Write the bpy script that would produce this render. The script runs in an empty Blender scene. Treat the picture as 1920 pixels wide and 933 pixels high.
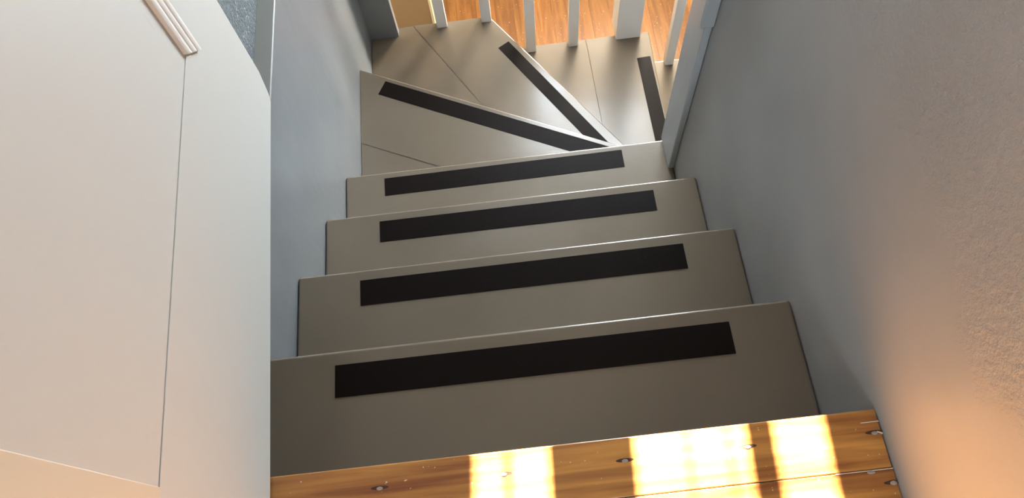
import bpy, bmesh, math, random
from mathutils import Vector, Matrix
random.seed(7)
C = bpy.context.scene.collection
sc = bpy.context.scene

# ------------------------------------------------------------------ camera
F_PX = 1382.894
cam_d = bpy.data.cameras.new('camera'); cam = bpy.data.objects.new('camera', cam_d); C.objects.link(cam)
cam.location = (0.004847, -0.163015, 1.010688)
cam.rotation_euler = (0.42387587, 0.05877716, -0.10027898)
cam_d.sensor_width = 36; cam_d.lens = F_PX / 1920 * 36; cam_d.clip_start = .01
sc.camera = cam

# ------------------------------------------------------------------ world, sun, windows, exposure
w = bpy.data.worlds.new('world'); sc.world = w; w.use_nodes = True
w.node_tree.nodes['Background'].inputs[0].default_value = (.60, .78, 1.0, 1)
w.node_tree.nodes['Background'].inputs[1].default_value = 1.0
SUN_EL = 40
sd = bpy.data.lights.new('sun', 'SUN'); sd.energy = 112; sd.angle = math.radians(.42); sd.color = (1, .93, .82)
so = bpy.data.objects.new('sun', sd); C.objects.link(so)
so.rotation_euler = Vector((-.06 * math.cos(math.radians(SUN_EL)), -math.cos(math.radians(SUN_EL)), -math.sin(math.radians(SUN_EL)))).to_track_quat('-Z', 'Y').to_euler()

def area(name, loc, direction, sx, sy, power, color):
    d = bpy.data.lights.new(name, 'AREA'); d.shape = 'RECTANGLE'; d.size = sx; d.size_y = sy; d.energy = power; d.color = color
    o = bpy.data.objects.new(name, d); C.objects.link(o); o.location = loc
    o.rotation_euler = Vector(direction).to_track_quat('-Z', 'Y').to_euler()
    return o
# daylight entering by the window of the room downstairs, and by the windows upstairs
area('daylight_downstairs', (.95, 3.50, -.85), (-.15, -1, -.1), .5, .7, 135, (1.0, .91, .76))
area('daylight_front', (0.0, 1.97, 1.93), (0, -1, -.5), .80, .55, 3, (.82, .91, 1.0))
area('daylight_back', (-.35, -2.9, 1.5), (.05, 1, -.3), 1.3, 1.1, 60, (.92, .96, 1.0))
sc.view_settings.view_transform = 'Standard'; sc.view_settings.look = 'None'
sc.view_settings.gamma = 1; sc.view_settings.use_curve_mapping = False
sc.view_settings.exposure = 0.5

# ------------------------------------------------------------------ materials
def mat(name, col, rough=.5, spec=.5, coat=0, coat_rough=.2):
    m = bpy.data.materials.new(name); m.use_nodes = True
    b = m.node_tree.nodes['Principled BSDF']
    b.inputs['Base Color'].default_value = (*col, 1); b.inputs['Roughness'].default_value = rough
    b.inputs['Specular IOR Level'].default_value = spec
    b.inputs['Coat Weight'].default_value = coat; b.inputs['Coat Roughness'].default_value = coat_rough
    return m, m.node_tree.nodes, m.node_tree.links, b
def noise(N, L, scale, detail=4, rough=.5, vec=None, stretch=None):
    tc = N.new('ShaderNodeTexCoord'); n = N.new('ShaderNodeTexNoise')
    n.inputs['Scale'].default_value = scale; n.inputs['Detail'].default_value = detail; n.inputs['Roughness'].default_value = rough
    if stretch:
        mp = N.new('ShaderNodeMapping'); mp.inputs['Scale'].default_value = stretch
        L.new(tc.outputs['Object'], mp.inputs['Vector']); L.new(mp.outputs['Vector'], n.inputs['Vector'])
    else: L.new(tc.outputs['Object'], n.inputs['Vector'])
    return n
def ramp(N, L, src, stops):
    r = N.new('ShaderNodeValToRGB'); e = r.color_ramp.elements
    while len(e) < len(stops): e.new(.5)
    for x, (p, c) in zip(e, stops): x.position = p; x.color = (*c, 1) if len(c) == 3 else c
    L.new(src, r.inputs['Fac']); return r
def bump(N, L, b, src, strength, dist=.002):
    k = N.new('ShaderNodeBump'); k.inputs['Strength'].default_value = strength; k.inputs['Distance'].default_value = dist
    L.new(src, k.inputs['Height']); L.new(k.outputs['Normal'], b.inputs['Normal']); return k
def math_(N, L, op, a, b=None, clamp=False):
    n = N.new('ShaderNodeMath'); n.operation = op; n.use_clamp = clamp
    for i, v in enumerate((a, b)):
        if v is None: continue
        if isinstance(v, (int, float)): n.inputs[i].default_value = v
        else: L.new(v, n.inputs[i])
    return n.outputs[0]

# taupe gloss paint of the stairs
m_stair, N, L, b = mat('taupe_stair_paint', (.2, .18, .155), .26, .5)
n1 = noise(N, L, 3, 5); r1 = ramp(N, L, n1.outputs['Fac'], [(.3, (.145, .114, .083)), (.7, (.176, .141, .105))])
L.new(r1.outputs['Color'], b.inputs['Base Color'])
n2 = noise(N, L, 60, 4, .6, stretch=(.25, 1, 1)); bump(N, L, b, n2.outputs['Fac'], .25, .0012)


# blue grey wall paint; stucco = heavy roller texture
def wall_mat(name, col, rough, mode):
    m, N, L, b = mat(name, col, rough, .5)
    nb = noise(N, L, 5, 4); r = ramp(N, L, nb.outputs['Fac'], [(.3, tuple(c * .92 for c in col)), (.7, tuple(c * 1.06 for c in col))])
    L.new(r.outputs['Color'], b.inputs['Base Color'])
    fine = noise(N, L, 120, 3, .6)
    if mode == 'smooth':
        wav = noise(N, L, 9, 3, .5, stretch=(1, 1, .3))
        h = math_(N, L, 'ADD', math_(N, L, 'MULTIPLY', fine.outputs['Fac'], .12), wav.outputs['Fac'])
        bump(N, L, b, h, .35, .006)
    else:
        st = noise(N, L, 105 if mode == 'mixed' else 130, 4, .62)
        v = ramp(N, L, st.outputs['Fac'], [(.38, (0,) * 3), (.66, (1,) * 3)])
        if mode == 'mixed':      # rough only above a wandering line on the wall
            geo = N.new('ShaderNodeNewGeometry'); sp = N.new('ShaderNodeSeparateXYZ'); L.new(geo.outputs['Position'], sp.inputs['Vector'])
            edge = noise(N, L, 7, 4, .6)
            z = math_(N, L, 'ADD', sp.outputs['Z'], math_(N, L, 'MULTIPLY', math_(N, L, 'SUBTRACT', edge.outputs['Fac'], .5), .30))
            mask = math_(N, L, 'MULTIPLY', math_(N, L, 'SUBTRACT', z, .25), 16, True)
            h = math_(N, L, 'ADD', math_(N, L, 'MULTIPLY', v.outputs['Color'], mask), math_(N, L, 'MULTIPLY', fine.outputs['Fac'], .14))
            bump(N, L, b, h, .42, .003)
        else:
            bump(N, L, b, v.outputs['Color'], 1.0, .016); b.inputs['Specular IOR Level'].default_value = .9
    return m
m_wall = wall_mat('blue_grey_wall_paint', (.175, .190, .202), .34, 'smooth')
m_wallr = wall_mat('blue_grey_wall_part_stucco', (.285, .288, .287), .50, 'mixed')
m_stucco = wall_mat('blue_grey_stucco', (.42, .475, .49), .16, 'stucco')
m_trimg, N, L, b = mat('grey_trim_paint', (.26, .255, .24), .35)
m_post, N, L, b = mat('pale_blue_grey_gloss', (.29, .32, .345), .28)
n = noise(N, L, 45, 3, stretch=(1, 1, .3)); bump(N, L, b, n.outputs['Fac'], .25, .002)
m_reed, N, L, b = mat('white_moulding_paint', (.68, .65, .61), .4)
m_white, N, L, b = mat('white_door_paint', (.53, .53, .505), .42)
sc_ = noise(N, L, 9, 3, .5, stretch=(9, 1, .8)); sr = ramp(N, L, sc_.outputs['Fac'], [(.235, (.47, .44, .41)), (.29, (.545, .54, .51))]); L.new(sr.outputs['Color'], b.inputs['Base Color'])
n = noise(N, L, 50, 3, stretch=(1, 1, .3)); bump(N, L, b, n.outputs['Fac'], .10, .001)
m_room, N, L, b = mat('cream_room_paint', (.66, .62, .54), .6)
m_tan, N, L, b = mat('tan_wall_paint', (.26, .155, .062), .55)
m_lit_end, N, L, b = mat('lit_wall_end_tint', (.62, .47, .27), .5)  # brightness of the window-lit wall end, put into the colour
m_bal, N, L, b = mat('pale_grey_baluster_paint', (.66, .66, .66), .38)
n = noise(N, L, 40, 3, stretch=(1, 1, .2)); bump(N, L, b, n.outputs['Fac'], .2, .0015)
m_door_shade, N, L, b = mat('door_shade_tint', (.60, .53, .42), .5)  # shade on the door's hinge side, put into the colour
m_glow, N, L, b = mat('added_glow_pane', (.8, .85, .9), .4); b.inputs['Emission Color'].default_value = (.82, .92, 1, 1); b.inputs['Emission Strength'].default_value = 26  # glowing surface added for the cool gloss on the winders
m_putty, N, L, b = mat('pale_filler', (.55, .47, .40), .7)
m_nail, N, L, b = mat('worn_nail_head', (.25, .21, .19), .55)
m_burn, N, L, b = mat('dark_wood_stain_round_nail', (.05, .018, .006), .5)
m_ply, N, L, b = mat('bare_substructure', (.3, .2, .12), .8)
m_blind, N, L, b = mat('sun_stripe_slat', (.6, .6, .58), .6)
m_metal, N, L, b = mat('brass', (.6, .45, .2), .3); b.inputs['Metallic'].default_value = 1

# black non slip tape with grit
m_grip, N, L, b = mat('black_grit_tape', (.009, .005, .0035), .45, .06)
vo = N.new('ShaderNodeTexVoronoi'); vo.inputs['Scale'].default_value = 900
tc = N.new('ShaderNodeTexCoord'); L.new(tc.outputs['Object'], vo.inputs['Vector'])
bump(N, L, b, vo.outputs['Distance'], .4, .0005)
dn = noise(N, L, 260, 2, .7); dr = ramp(N, L, dn.outputs['Fac'], [(.70, (.008, .0052, .0042)), (.80, (.04, .033, .028))]); L.new(dr.outputs['Color'], b.inputs['Base Color'])

def wood(name, axis, lo, hi, rough):
    m, N, L, b = mat(name, hi, rough, .5, .5, .12)
    st = (1.6, 30, 4) if axis == 'x' else (14, 1.2, 4)
    tc = N.new('ShaderNodeTexCoord'); oi = N.new('ShaderNodeObjectInfo')
    mp = N.new('ShaderNodeMapping'); mp.inputs['Scale'].default_value = st; L.new(tc.outputs['Object'], mp.inputs['Vector'])
    off = N.new('ShaderNodeVectorMath'); off.operation = 'ADD'; L.new(mp.outputs['Vector'], off.inputs[0])
    rv = math_(N, L, 'MULTIPLY', oi.outputs['Random'], 37.0); cx = N.new('ShaderNodeCombineXYZ')
    for i in range(3): L.new(rv, cx.inputs[i])
    L.new(cx.outputs[0], off.inputs[1])
    n = N.new('ShaderNodeTexNoise'); n.inputs['Scale'].default_value = 2.2; n.inputs['Detail'].default_value = 7; n.inputs['Distortion'].default_value = .6
    L.new(off.outputs[0], n.inputs['Vector'])
    r = ramp(N, L, n.outputs['Fac'], [(.28, lo), (.5, tuple((a + c) / 2 for a, c in zip(lo, hi))), (.72, hi)])
    hs = N.new('ShaderNodeHueSaturation'); L.new(r.outputs['Color'], hs.inputs['Color'])
    L.new(math_(N, L, 'ADD', math_(N, L, 'MULTIPLY', oi.outputs['Random'], .35), .85), hs.inputs['Value'])
    # pale paint flecks
    fl = N.new('ShaderNodeTexNoise'); fl.inputs['Scale'].default_value = 150; fl.inputs['Detail'].default_value = 2
    L.new(tc.outputs['Object'], fl.inputs['Vector'])
    fr = ramp(N, L, fl.outputs['Fac'], [(.715, (0,) * 3), (.74, (1,) * 3)])
    mx = N.new('ShaderNodeMix'); mx.data_type = 'RGBA'; L.new(fr.outputs['Color'], mx.inputs[0]); L.new(hs.outputs['Color'], mx.inputs[6]); mx.inputs[7].default_value = (.62, .5, .4, 1)
    L.new(mx.outputs[2], b.inputs['Base Color'])
    bump(N, L, b, n.outputs['Fac'], .12, .0015)
    return m
m_wood = wood('varnished_pine_upstairs', 'x', (.15, .042, .008), (.46, .215, .045), .36)
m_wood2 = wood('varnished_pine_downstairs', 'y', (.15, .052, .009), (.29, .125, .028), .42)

# ------------------------------------------------------------------ builders
def link(name, me, m, parent=None, loc=(0, 0, 0)):
    me.materials.append(m) if m.name not in [x.name for x in me.materials] else None
    o = bpy.data.objects.new(name, me); C.objects.link(o); o.location = loc
    if parent: o.parent = parent
    if me.get('bevelled'):
        wn = o.modifiers.new('weighted_normal', 'WEIGHTED_NORMAL'); wn.weight = 100; wn.keep_sharp = True
    return o
def finish(bm, name, bev, seg, skip=()):
    bmesh.ops.recalc_face_normals(bm, faces=bm.faces)
    if bev:
        bmesh.ops.bevel(bm, geom=[e for e in bm.edges if len(e.link_faces) == 2 and e.calc_face_angle(0) > .5 and not any(v in skip for v in e.verts)], offset=bev, segments=seg, profile=.5, affect='EDGES', clamp_overlap=True)
    me = bpy.data.meshes.new(name); bm.to_mesh(me); bm.free()
    if bev:
        for p in me.polygons: p.use_smooth = True
        me['bevelled'] = 1
    return me
def prism(name, pts, z0, z1, m, parent=None, bev=0, seg=2, square=()):
    """vertical prism over a plan polygon; the corners listed in square keep sharp edges"""
    bm = bmesh.new()
    lo = [bm.verts.new((x, y, z0)) for x, y in pts]; hi = [bm.verts.new((x, y, z1)) for x, y in pts]
    bm.faces.new(lo[::-1]); bm.faces.new(hi); n = len(pts)
    for i in range(n): bm.faces.new((lo[i], lo[(i + 1) % n], hi[(i + 1) % n], hi[i]))
    keep = [l[i] for l in (lo, hi) for i in square]
    return link(name, finish(bm, name, bev, seg, keep), m, parent)
def box(name, x0, x1, y0, y1, z0, z1, m, parent=None, bev=0, seg=2):
    return prism(name, [(x0, y0), (x1, y0), (x1, y1), (x0, y1)], z0, z1, m, parent, bev, seg)
def empty(name, loc=(0, 0, 0)):
    o = bpy.data.objects.new(name, None); C.objects.link(o); o.location = loc; return o
def struct(o, label=None, cat='structure'):
    o['kind'] = 'structure'
    if label: o['label'] = label; o['category'] = cat
    return o
def tag(o, label, cat, group=None):
    o['label'] = label; o['category'] = cat
    if group: o['group'] = group
    return o

XL, XR, RUN, RISE = -.4648, .4502, .23319, .19397
TH = .028
PIV = (.4906, .978)
YR = 1.797          # outer edge of the winder treads, under the railing
ZF = -14 * RISE     # floor downstairs
def zk(k): return -k * RISE

# ------------------------------------------------------------------ the setting
LEDGE = -.200
XV = 1.30
struct(box('wall_left', XL - .12, XL, -.02, 1.755, ZF, LEDGE, m_wall), 'smooth blue grey painted wall beside the left ends of the stairs', 'wall')
struct(box('trim_1', XL - .04, XL + .001, -.02, 1.755, LEDGE, LEDGE + .006, m_trimg, bev=.003), 'narrow grey ledge along the top of the smooth left wall', 'ledge')
struct(box('wall_left', XL - .14, XL - .038, -.12, 2.0, LEDGE + .006, 2.35, m_stucco), 'rough glittering blue grey stucco wall above the left ledge', 'wall')
struct(box('trim_2', XL - .14, -.359, 1.755, 1.79, ZF, -.25, m_wall, bev=.003), 'blue grey wall end at the far left corner of the stairs', 'wall end')
struct(box('wall_right', XR, XR + .11, -3.0, .955, ZF, 2.35, m_wallr), 'grey wall right of the stairs, smooth below and stuccoed higher up', 'wall')
struct(box('wall_back', XR + .11, XV, .865, .975, -.25, 2.35, m_wallr), 'wall above the inner side of the lower flight', 'wall')
struct(box('wall_right', XV, XV + .11, .865, 2.1, -.25, 2.35, m_wallr), 'side wall of the open space above the lower flight', 'wall')
# upstairs front wall with its window
ZS, ZT = .04, 2.30
wy0, wy1 = 2.0, 2.10
sill = (wy0 - .006) * math.tan(math.radians(SUN_EL))
wz0, wz1, wx0, wx1 = sill, 2.20, -.20, .58
fw = empty('wall_front', (0, wy0, 0)); struct(fw, 'upstairs wall facing the stair head, with the sunny window', 'wall')
def fbox(n, x0, x1, z0, z1):
    o = box(n, x0, x1, 0, wy1 - wy0, z0, z1, m_room, fw); return o
LX0, LX1, LZ0, LZ1 = .12, .88, -.55, .60
fbox('wall_panel', XL - .14, XV, -.65, LZ0); fbox('wall_panel', XL - .14, XV, LZ1, wz0); fbox('wall_panel', XL - .14, LX0, LZ0, LZ1); fbox('wall_panel', LX1, XV, LZ0, LZ1)
wn1 = struct(empty('gloss_panel', (0, wy0, LZ0)), 'added glowing panel low in the upstairs front wall, for gloss on the winders', 'light panel')  # invented light source, placed to reflect in the winder treads
for a in ((LX0, LX1, 0, .03), (LX0, LX1, LZ1 - LZ0 - .03, LZ1 - LZ0), (LX0, LX0 + .03, .03, LZ1 - LZ0 - .03), (LX1 - .03, LX1, .03, LZ1 - LZ0 - .03)): box('panel_frame', a[0], a[1], .01, .06, a[2], a[3], m_room, wn1)
box('glow_pane', LX0 + .03, LX1 - .03, .03, .036, .03, LZ1 - LZ0 - .03, m_glow, wn1)
fbox('wall_panel', XL - .14, XV, wz1, 2.35)
fbox('wall_panel', XL - .14, wx0, wz0, wz1); fbox('wall_panel', wx1, XV, wz0, wz1)
# unseen slats added to stripe the sun; it comes through three gaps
bl = empty('sun_stripe_blind', (0, wy0 + .05, wz1)); tag(bl, 'unseen vertical slat blind added to stripe the sun on the floor', 'blind')
for x0, x1 in [(wx0, .035), (.131, .250), (.395, .4355), (.499, wx1)]:
    box('slat', x0, x1, -.002, .002, wz0 - wz1, 0, m_blind, bl)
for x, r in ((.078, .005), (.318, .003), (.372, .0025)): box('streak_bar', x - r, x + r, -.003, .003, wz0 - wz1, 0, m_blind, bl)  # thin bars added to streak the sun patches
# upstairs room round the camera
struct(box('wall_back', -2.0, XR + .11, -3.1, -3.0, 0, 2.35, m_room), 'cream back wall of the upstairs room', 'wall')
struct(box('wall_left', -2.1, -2.0, -3.0, -.12, 0, 2.35, m_room), 'cream side wall of the upstairs room', 'wall')
struct(box('wall_front', -2.0, XL - .14, -.12, -.02, 0, 2.35, m_room), 'cream wall between the upstairs room and the stairwell', 'wall')
struct(box('ceiling', -2.1, XV + .11, -3.1, 2.1, 2.35, 2.45, m_room), 'plain ceiling above the stair head', 'ceiling')

# upstairs floor: boards run across
fl = struct(box('floor', -2.1, XR, -3.1, -.02, -.18, -.024, m_ply), 'varnished orange pine floor boards at the head of the stairs', 'floor')
y = 0.004; i = 0
while y > -3.0:
    wd = .077 if i == 0 else .085
    o = box('plank', -2.0 if y < -.1 else XL, XR - .001, -wd + .0006, 0, -.024, 0, m_wood, fl, bev=.0025 if i == 0 else .0007, seg=2)
    o.location = (0, y, 0); y -= wd; i += 1
planks = [c for c in fl.children]
def nail(px, py, parent, r=.0042, stretch=1.0, tail=True):
    if tail:     # dark oval stain sunk flush round the nail
        bm = bmesh.new(); vs = [bm.verts.new((px + math.cos(a) * .012, py + math.sin(a) * .0026 + .001, .0001)) for a in [k * math.pi / 9 for k in range(18)]]
        vb = [bm.verts.new((v.co.x, v.co.y, -.0006)) for v in vs]; bm.faces.new(vs)
        for k in range(18): bm.faces.new((vs[k], vb[k], vb[(k + 1) % 18], vs[(k + 1) % 18]))
        st = link('nail_stain', finish(bm, 'nail_stain', 0, 0), m_burn, parent); st.location = tuple(-v for v in parent.location)
    bm = bmesh.new(); bmesh.ops.create_uvsphere(bm, u_segments=12, v_segments=6, radius=1)
    for v in bm.verts: v.co = Vector((v.co.x * r * stretch + px, v.co.y * r * .75 + py, v.co.z * .0012 + .0004))
    o = link('nail', finish(bm, 'nail', 0, 0), m_nail, parent); o.location = tuple(-v for v in parent.location)
for x in (-.218, -.052, .109, .272, .439): nail(x, -.027, planks[0], .0032, 1.35)
nail(.444, -.091, planks[1], .0038, 1.2); nail(.420, -.0755, planks[1], .0030, 1.8, False)
# paint run and filled joint near the right wall
o = box('filler_line', .375, .449, -.0737, -.0727, -.001, .0006, m_putty, planks[0]); o.location = (0, -planks[0].location.y, 0)
o = box('filler_line', .425, .449, -.0130, -.0120, -.001, .0006, m_putty, planks[0]); o.location = (0, -planks[0].location.y, 0)
o = prism('filler_line', [(.442, -.0265), (.449, -.0295), (.4495, -.0275), (.443, -.0250)], -.001, .0008, m_putty, planks[0]); o.location = (0, -planks[0].location.y, 0)

# downstairs room
f2 = struct(box('floor', -2.2, 3.2, .9, 3.65, ZF - .15, ZF - .022, m_ply), 'orange pine floor of the room downstairs beyond the balusters', 'floor')
x = -1.6
while x < 2.9:
    wd = random.choice((.12, .125, .13))
    o = box('plank', 0, wd - .0005, .95, 3.55, ZF - .022, ZF, m_wood2, f2, bev=.0006, seg=1); o.location = (x, 0, 0); x += wd
struct(box('wall_front', -2.2, 3.2, 3.56, 3.66, ZF, -.25, m_room), 'cream wall of the room downstairs', 'wall')
struct(box('wall_left', -2.2, -2.1, .9, 3.56, ZF, -.25, m_room), 'left wall of the room downstairs', 'wall')
struct(box('wall_right', 3.1, 3.2, .9, 3.56, ZF, -.25, m_room), 'right wall of the room downstairs', 'wall')
struct(box('ceiling', -2.2, 3.2, 2.0, 3.66, -.25, -.15, m_room), 'ceiling of the room downstairs', 'ceiling')
struct(box('ceiling', XV, 3.2, .9, 1.90, -.25, -.15, m_room), 'ceiling beside the lower flight', 'ceiling')
struct(box('wall_back', XR + .11, 3.2, .87, .97, ZF, -.25, m_wall), 'wall behind the lower flight of stairs', 'wall')
ws = struct(box('wall_side', -.95, -.30, 2.40, 2.80, ZF, -.25, m_tan), 'tan wall end in the room downstairs left of the balusters', 'wall')
box('lit_end_face', -.30, -.288, 2.395, 2.80, ZF, -.25, m_lit_end, ws, bev=.002)  # pale slab added so the wall end looks lit from the window

# ------------------------------------------------------------------ staircase
st = empty('staircase', (0, 0, ZF)); tag(st, 'taupe painted wooden winder staircase turning right, seen from its top', 'staircase')
def part(o, parent=None):
    o.parent = parent or st
    o.location = (0, 0, -ZF) if o.parent == st else (0, 0, 0); return o
def strip(corners, z, parent):
    o = prism('grip_strip', corners, z - .0005, z + .0011, m_grip, None, bev=.0004, seg=1); part(o, parent); return o
straight = {1: (-0.3319, 0.2077, -0.0025), 2: (-0.3336, 0.4426, -0.0006), 3: (-0.3304, 0.6766, -0.0013), 4: (-0.354, 0.9125, 0.0048)}
for k in range(1, 5):
    z = zk(k); yb = (k - 1) * RUN - .030
    t = part(box('tread', XL + .001, XR - .001, yb, k * RUN, z - TH, z, m_stair, bev=.006, seg=3))
    x0, y0, sk = straight[k]; c, s = math.cos(sk), math.sin(sk); LN, W = .671, .0559
    strip([(x0 + dx * c - dy * s, y0 + dx * s + dy * c) for dx, dy in ((0, 0), (0, -W), (LN, -W), (LN, 0))], z, t)
    part(box('riser', XL + .001, XR - .001, (k - 1) * RUN - .030, (k - 1) * RUN - .014, z, zk(k - 1) - (TH if k > 1 else .024), m_stair))
def n5(x): return 1.464 - .507 * (x + .467)
def n6x(y): return .001 + (1.778 - y) / 1.633
def n6(x): return 1.778 - 1.633 * (x - .001)
GAP = .0007
# fifth tread: seam runs parallel to its nosing
z = zk(5)
def s5(x): return 1.159 - .487 * (x + .442)
xe = XR - .001
t = part(prism('tread', [(XL + .001, s5(XL) + GAP), (.078, .905), (xe, .905), (xe, n5(xe)), (XL + .001, n5(XL))], z - TH, z, m_stair, bev=.005, seg=3, square=(0, 1)))
part(prism('tread_board', [(XL + .001, .905), (.072, .905), (XL + .001, s5(XL) - GAP)], z - TH, z - .0008, m_stair, bev=.0007, seg=1), t)
d = Vector((.891, -.453)); nn = Vector((-.453, -.891)); a = Vector((-.379, 1.402))
strip([tuple(a), tuple(a + nn * .056), tuple(a + nn * .056 + d * .80), tuple(a + d * .80)], z, t)
part(prism('riser', [(XL + .001, .903), (xe, .903), (xe, .918), (XL + .001, .918)], z, zk(4) - TH, m_stair))
# sixth tread
z = zk(6)
def s6x(y): return -.058 - (y - 1.398) * .6154
def b5(x): return n5(x) - .045
yx = 1.353   # where the seam dives under the tread above
t = part(prism('tread', [(s6x(YR) + GAP, YR), (s6x(b5(-.10)) + GAP, b5(-.04)), (PIV[0] + .03, b5(PIV[0] + .03)), (PIV[0] + .03, n6(PIV[0] + .03) + .05), (n6x(YR), YR)], z - TH, z, m_stair, bev=.005, seg=3, square=(0, 1)))
part(prism('tread_board', [(XL + .001, YR), (XL + .001, b5(XL)), (s6x(b5(-.10)) - GAP, b5(-.04)), (s6x(YR) - GAP, YR)], z - TH, z - .0006, m_stair, bev=.0007, seg=1), t)
d = Vector((.523, -.853)).normalized(); nn = Vector((.853, .523)).normalized(); a = Vector((.007, 1.645))
strip([tuple(a), tuple(a + nn * .048), tuple(a + nn * .048 + d * .62), tuple(a + d * .62)], z, t)
def riser(p, q, k, th=.015):
    p, q = Vector(p), Vector(q); n = Vector((-(q - p).y, (q - p).x)).normalized() * th
    part(prism('riser', [tuple(p), tuple(q), tuple(q + n), tuple(p + n)], zk(k), zk(k - 1) - TH, m_stair))
riser((XL + .001, n5(XL) - .030), (PIV[0], n5(PIV[0]) - .030), 6, .012)
# seventh tread
z = zk(7)
def x7(y): return .600 + (y - .98) * .018
t = part(prism('tread', [(.361, YR), (.372, .99), (x7(.98), .98), (x7(YR), YR)], z - TH, z, m_stair, bev=.005, seg=3, square=(0, 1)))
part(prism('tread_board', [(n6x(YR) - .035, YR), (n6x(1.30) - .035, 1.30), (.3712, 1.0), (.3594, YR)], z - TH, z - .0006, m_stair, bev=.0007, seg=1), t)
strip([(.546, 1.675), (.551, 1.02), (.604, 1.02), (.599, 1.678)], z, t)
riser((n6x(YR) - .022, YR - .01), (n6x(1.0) - .022, 1.0), 7, -.012)
# lower flight going right
for k in range(8, 14):
    z = zk(k); xa = x7(1.4) + (k - 8) * RUN; xb = xa + RUN
    t = part(box('tread', xa - .035, xb, .98, YR, z - TH, z, m_stair, bev=.005, seg=3))
    strip([(xb - .072, 1.13), (xb - .018, 1.13), (xb - .018, 1.675), (xb - .072, 1.675)], z, t)
for k in range(8, 15):
    xa = x7(1.4) + (k - 8) * RUN
    part(box('riser', xa - .035, xa - .020, .98, YR - .01, zk(k), zk(k - 1) - TH, m_stair))
# closing boards under the outer tread ends
part(prism('stringer', [(XL + .001, YR - .03), (XL + .001, YR - .012), (n6x(YR) - .04, YR - .012), (n6x(YR) - .04, YR - .03)], zk(7) - .2, zk(6) - TH, m_bal))
part(prism('stringer', [(n6x(YR) - .04, YR - .03), (n6x(YR) - .04, YR - .012), (x7(YR) - .03, YR - .012), (x7(YR) - .03, YR - .03)], zk(8) - .3, zk(7) - TH, m_bal))

# ------------------------------------------------------------------ post at the end of the right wall
pr = empty('newel_post', (.44, .90, zk(4))); tag(pr, 'pale blue grey square post capping the end of the right wall', 'post')
o = box('post', .433, XR - .0005, .838, .943, zk(4), -.200, m_post, pr, bev=.003); o.location = -pr.location
o = box('post_cap_board', .4195, XR - .0005, .830, .947, -.200, .60, m_post, pr, bev=.003); o.location = -pr.location

# ------------------------------------------------------------------ railing on the outer tread ends
rl = empty('stair_railing', (.2, 1.78, zk(7))); tag(rl, 'pale grey stair railing along the far side of the turning steps', 'railing')
def rbox(n, x0, x1, y0, y1, z0, z1, bev=.003, tw=0):
    cx, cy = (x0 + x1) / 2, (y0 + y1) / 2
    o = box(n, x0 - cx, x1 - cx, y0 - cy, y1 - cy, 0, z1 - z0, m_bal, rl, bev=bev)
    o.location = Vector((cx, cy, z0)) - rl.location; o.rotation_euler = (0, 0, tw); return o
RT = zk(6) + .84
for x0, x1, yy, k, tw in [(-.213, -.174, 1.770, 6, .02), (-.044, -.006, 1.772, 6, -.03), (.118, .157, 1.764, 7, 0), (.287, .326, 1.769, 7, .02), (.699, .736, 1.770, 8, 0), (.885, .922, 1.770, 9, 0)]:
    rbox('baluster', x0, x1, yy, yy + .036, zk(k), RT - (.0 if x1 < .5 else .25), tw=tw)
rbox('newel', .478, .577, 1.776, 1.870, zk(7) - .0, RT + .08, bev=.004)
o = rbox('handrail', -.359, .478, 1.755, 1.820, RT, RT + .04, bev=.008)
o = rbox('handrail', .577, 1.0, 1.755, 1.820, RT - .25, RT - .21, bev=.008)

# ------------------------------------------------------------------ white door standing open over the left side
P0 = Vector((-.3630, -.0240)); P1 = Vector((-.3850, .6070)); tdir = (P1 - P0).normalized()
dr = empty('door_1', (P0.x, P0.y, .0)); dr.rotation_euler = (0, 0, math.atan2(tdir.y, tdir.x))
struct(dr, 'white painted panel door open at the left, its lower corner rounded off', 'door')
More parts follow.
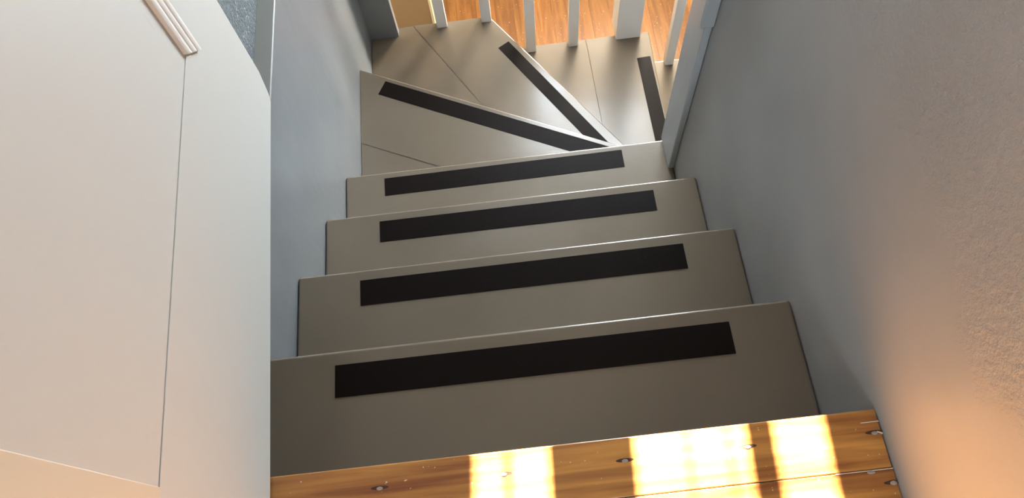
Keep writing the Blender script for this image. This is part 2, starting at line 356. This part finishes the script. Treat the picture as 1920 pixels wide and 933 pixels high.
# local axes: x along the door, -y is the face towards the stairs, z up
def dprism(n, pts, y0, y1, m=m_white, bev=.002):
    bm = bmesh.new(); a = [bm.verts.new((x, y0, z)) for x, z in pts]; c = [bm.verts.new((x, y1, z)) for x, z in pts]
    bm.faces.new(a); bm.faces.new(c[::-1]); k = len(pts)
    for i in range(k): bm.faces.new((a[i], a[(i + 1) % k], c[(i + 1) % k], c[i]))
    return link(n, finish(bm, n, bev, 2), m, dr)
dprism('door_leaf', [(-.12, .004), (.640, .004), (.649, .009), (.6535, .020), (.664, .060), (.661, 2.0), (-.12, 2.0)], 0, .034, bev=.0018)
def mould(n, u0, u1, v0, v1, axis):
    """fluted moulding: three rounded reeds, ends square"""
    bm = bmesh.new()
    prof = []
    W = (u1 - u0) if axis == 'z' else (v1 - v0)
    K = 30
    for i in range(K + 1):
        f = i / K; h = .0045 + .0016 * abs(math.sin(math.pi * 3 * f)) ** .8
        if f in (0, 1): h = 0.0
        prof.append((f * W, -h))
    def P(f, h, e):
        return (u0 + f, h, (v0 + (W - f) * .94, v1)[e]) if axis == 'z' else ((u0, u1)[e], h, v0 + f)
    r0 = [bm.verts.new(P(f, h, 0)) for f, h in prof]; r1 = [bm.verts.new(P(f, h, 1)) for f, h in prof]
    for i in range(K): bm.faces.new((r0[i], r0[i + 1], r1[i + 1], r1[i]))
    bm.faces.new(r0); bm.faces.new(r1[::-1]); bm.faces.new((r0[0], r1[0], r1[-1], r0[-1]))
    return link(n, finish(bm, n, 0, 0), m_reed, dr)
mould('moulding', .495, .533, .270, 1.85, 'z')
dprism('moulding', [(-.058, .303), (-.020, .303), (-.020, 1.85), (-.058, 1.85)], -.003, 0, m_door_shade, bev=.0015)  # tan strip painted in for the soft shadow at the hinge side
dprism('moulding', [(-.058, .256), (.530, .256), (.530, .268), (.495, .302), (-.058, .302)], -.0014, 0, bev=.0012)
dprism('moulding', [(-.058, 1.85), (.533, 1.85), (.533, 1.89), (-.058, 1.89)], -.006, 0, bev=.0012)
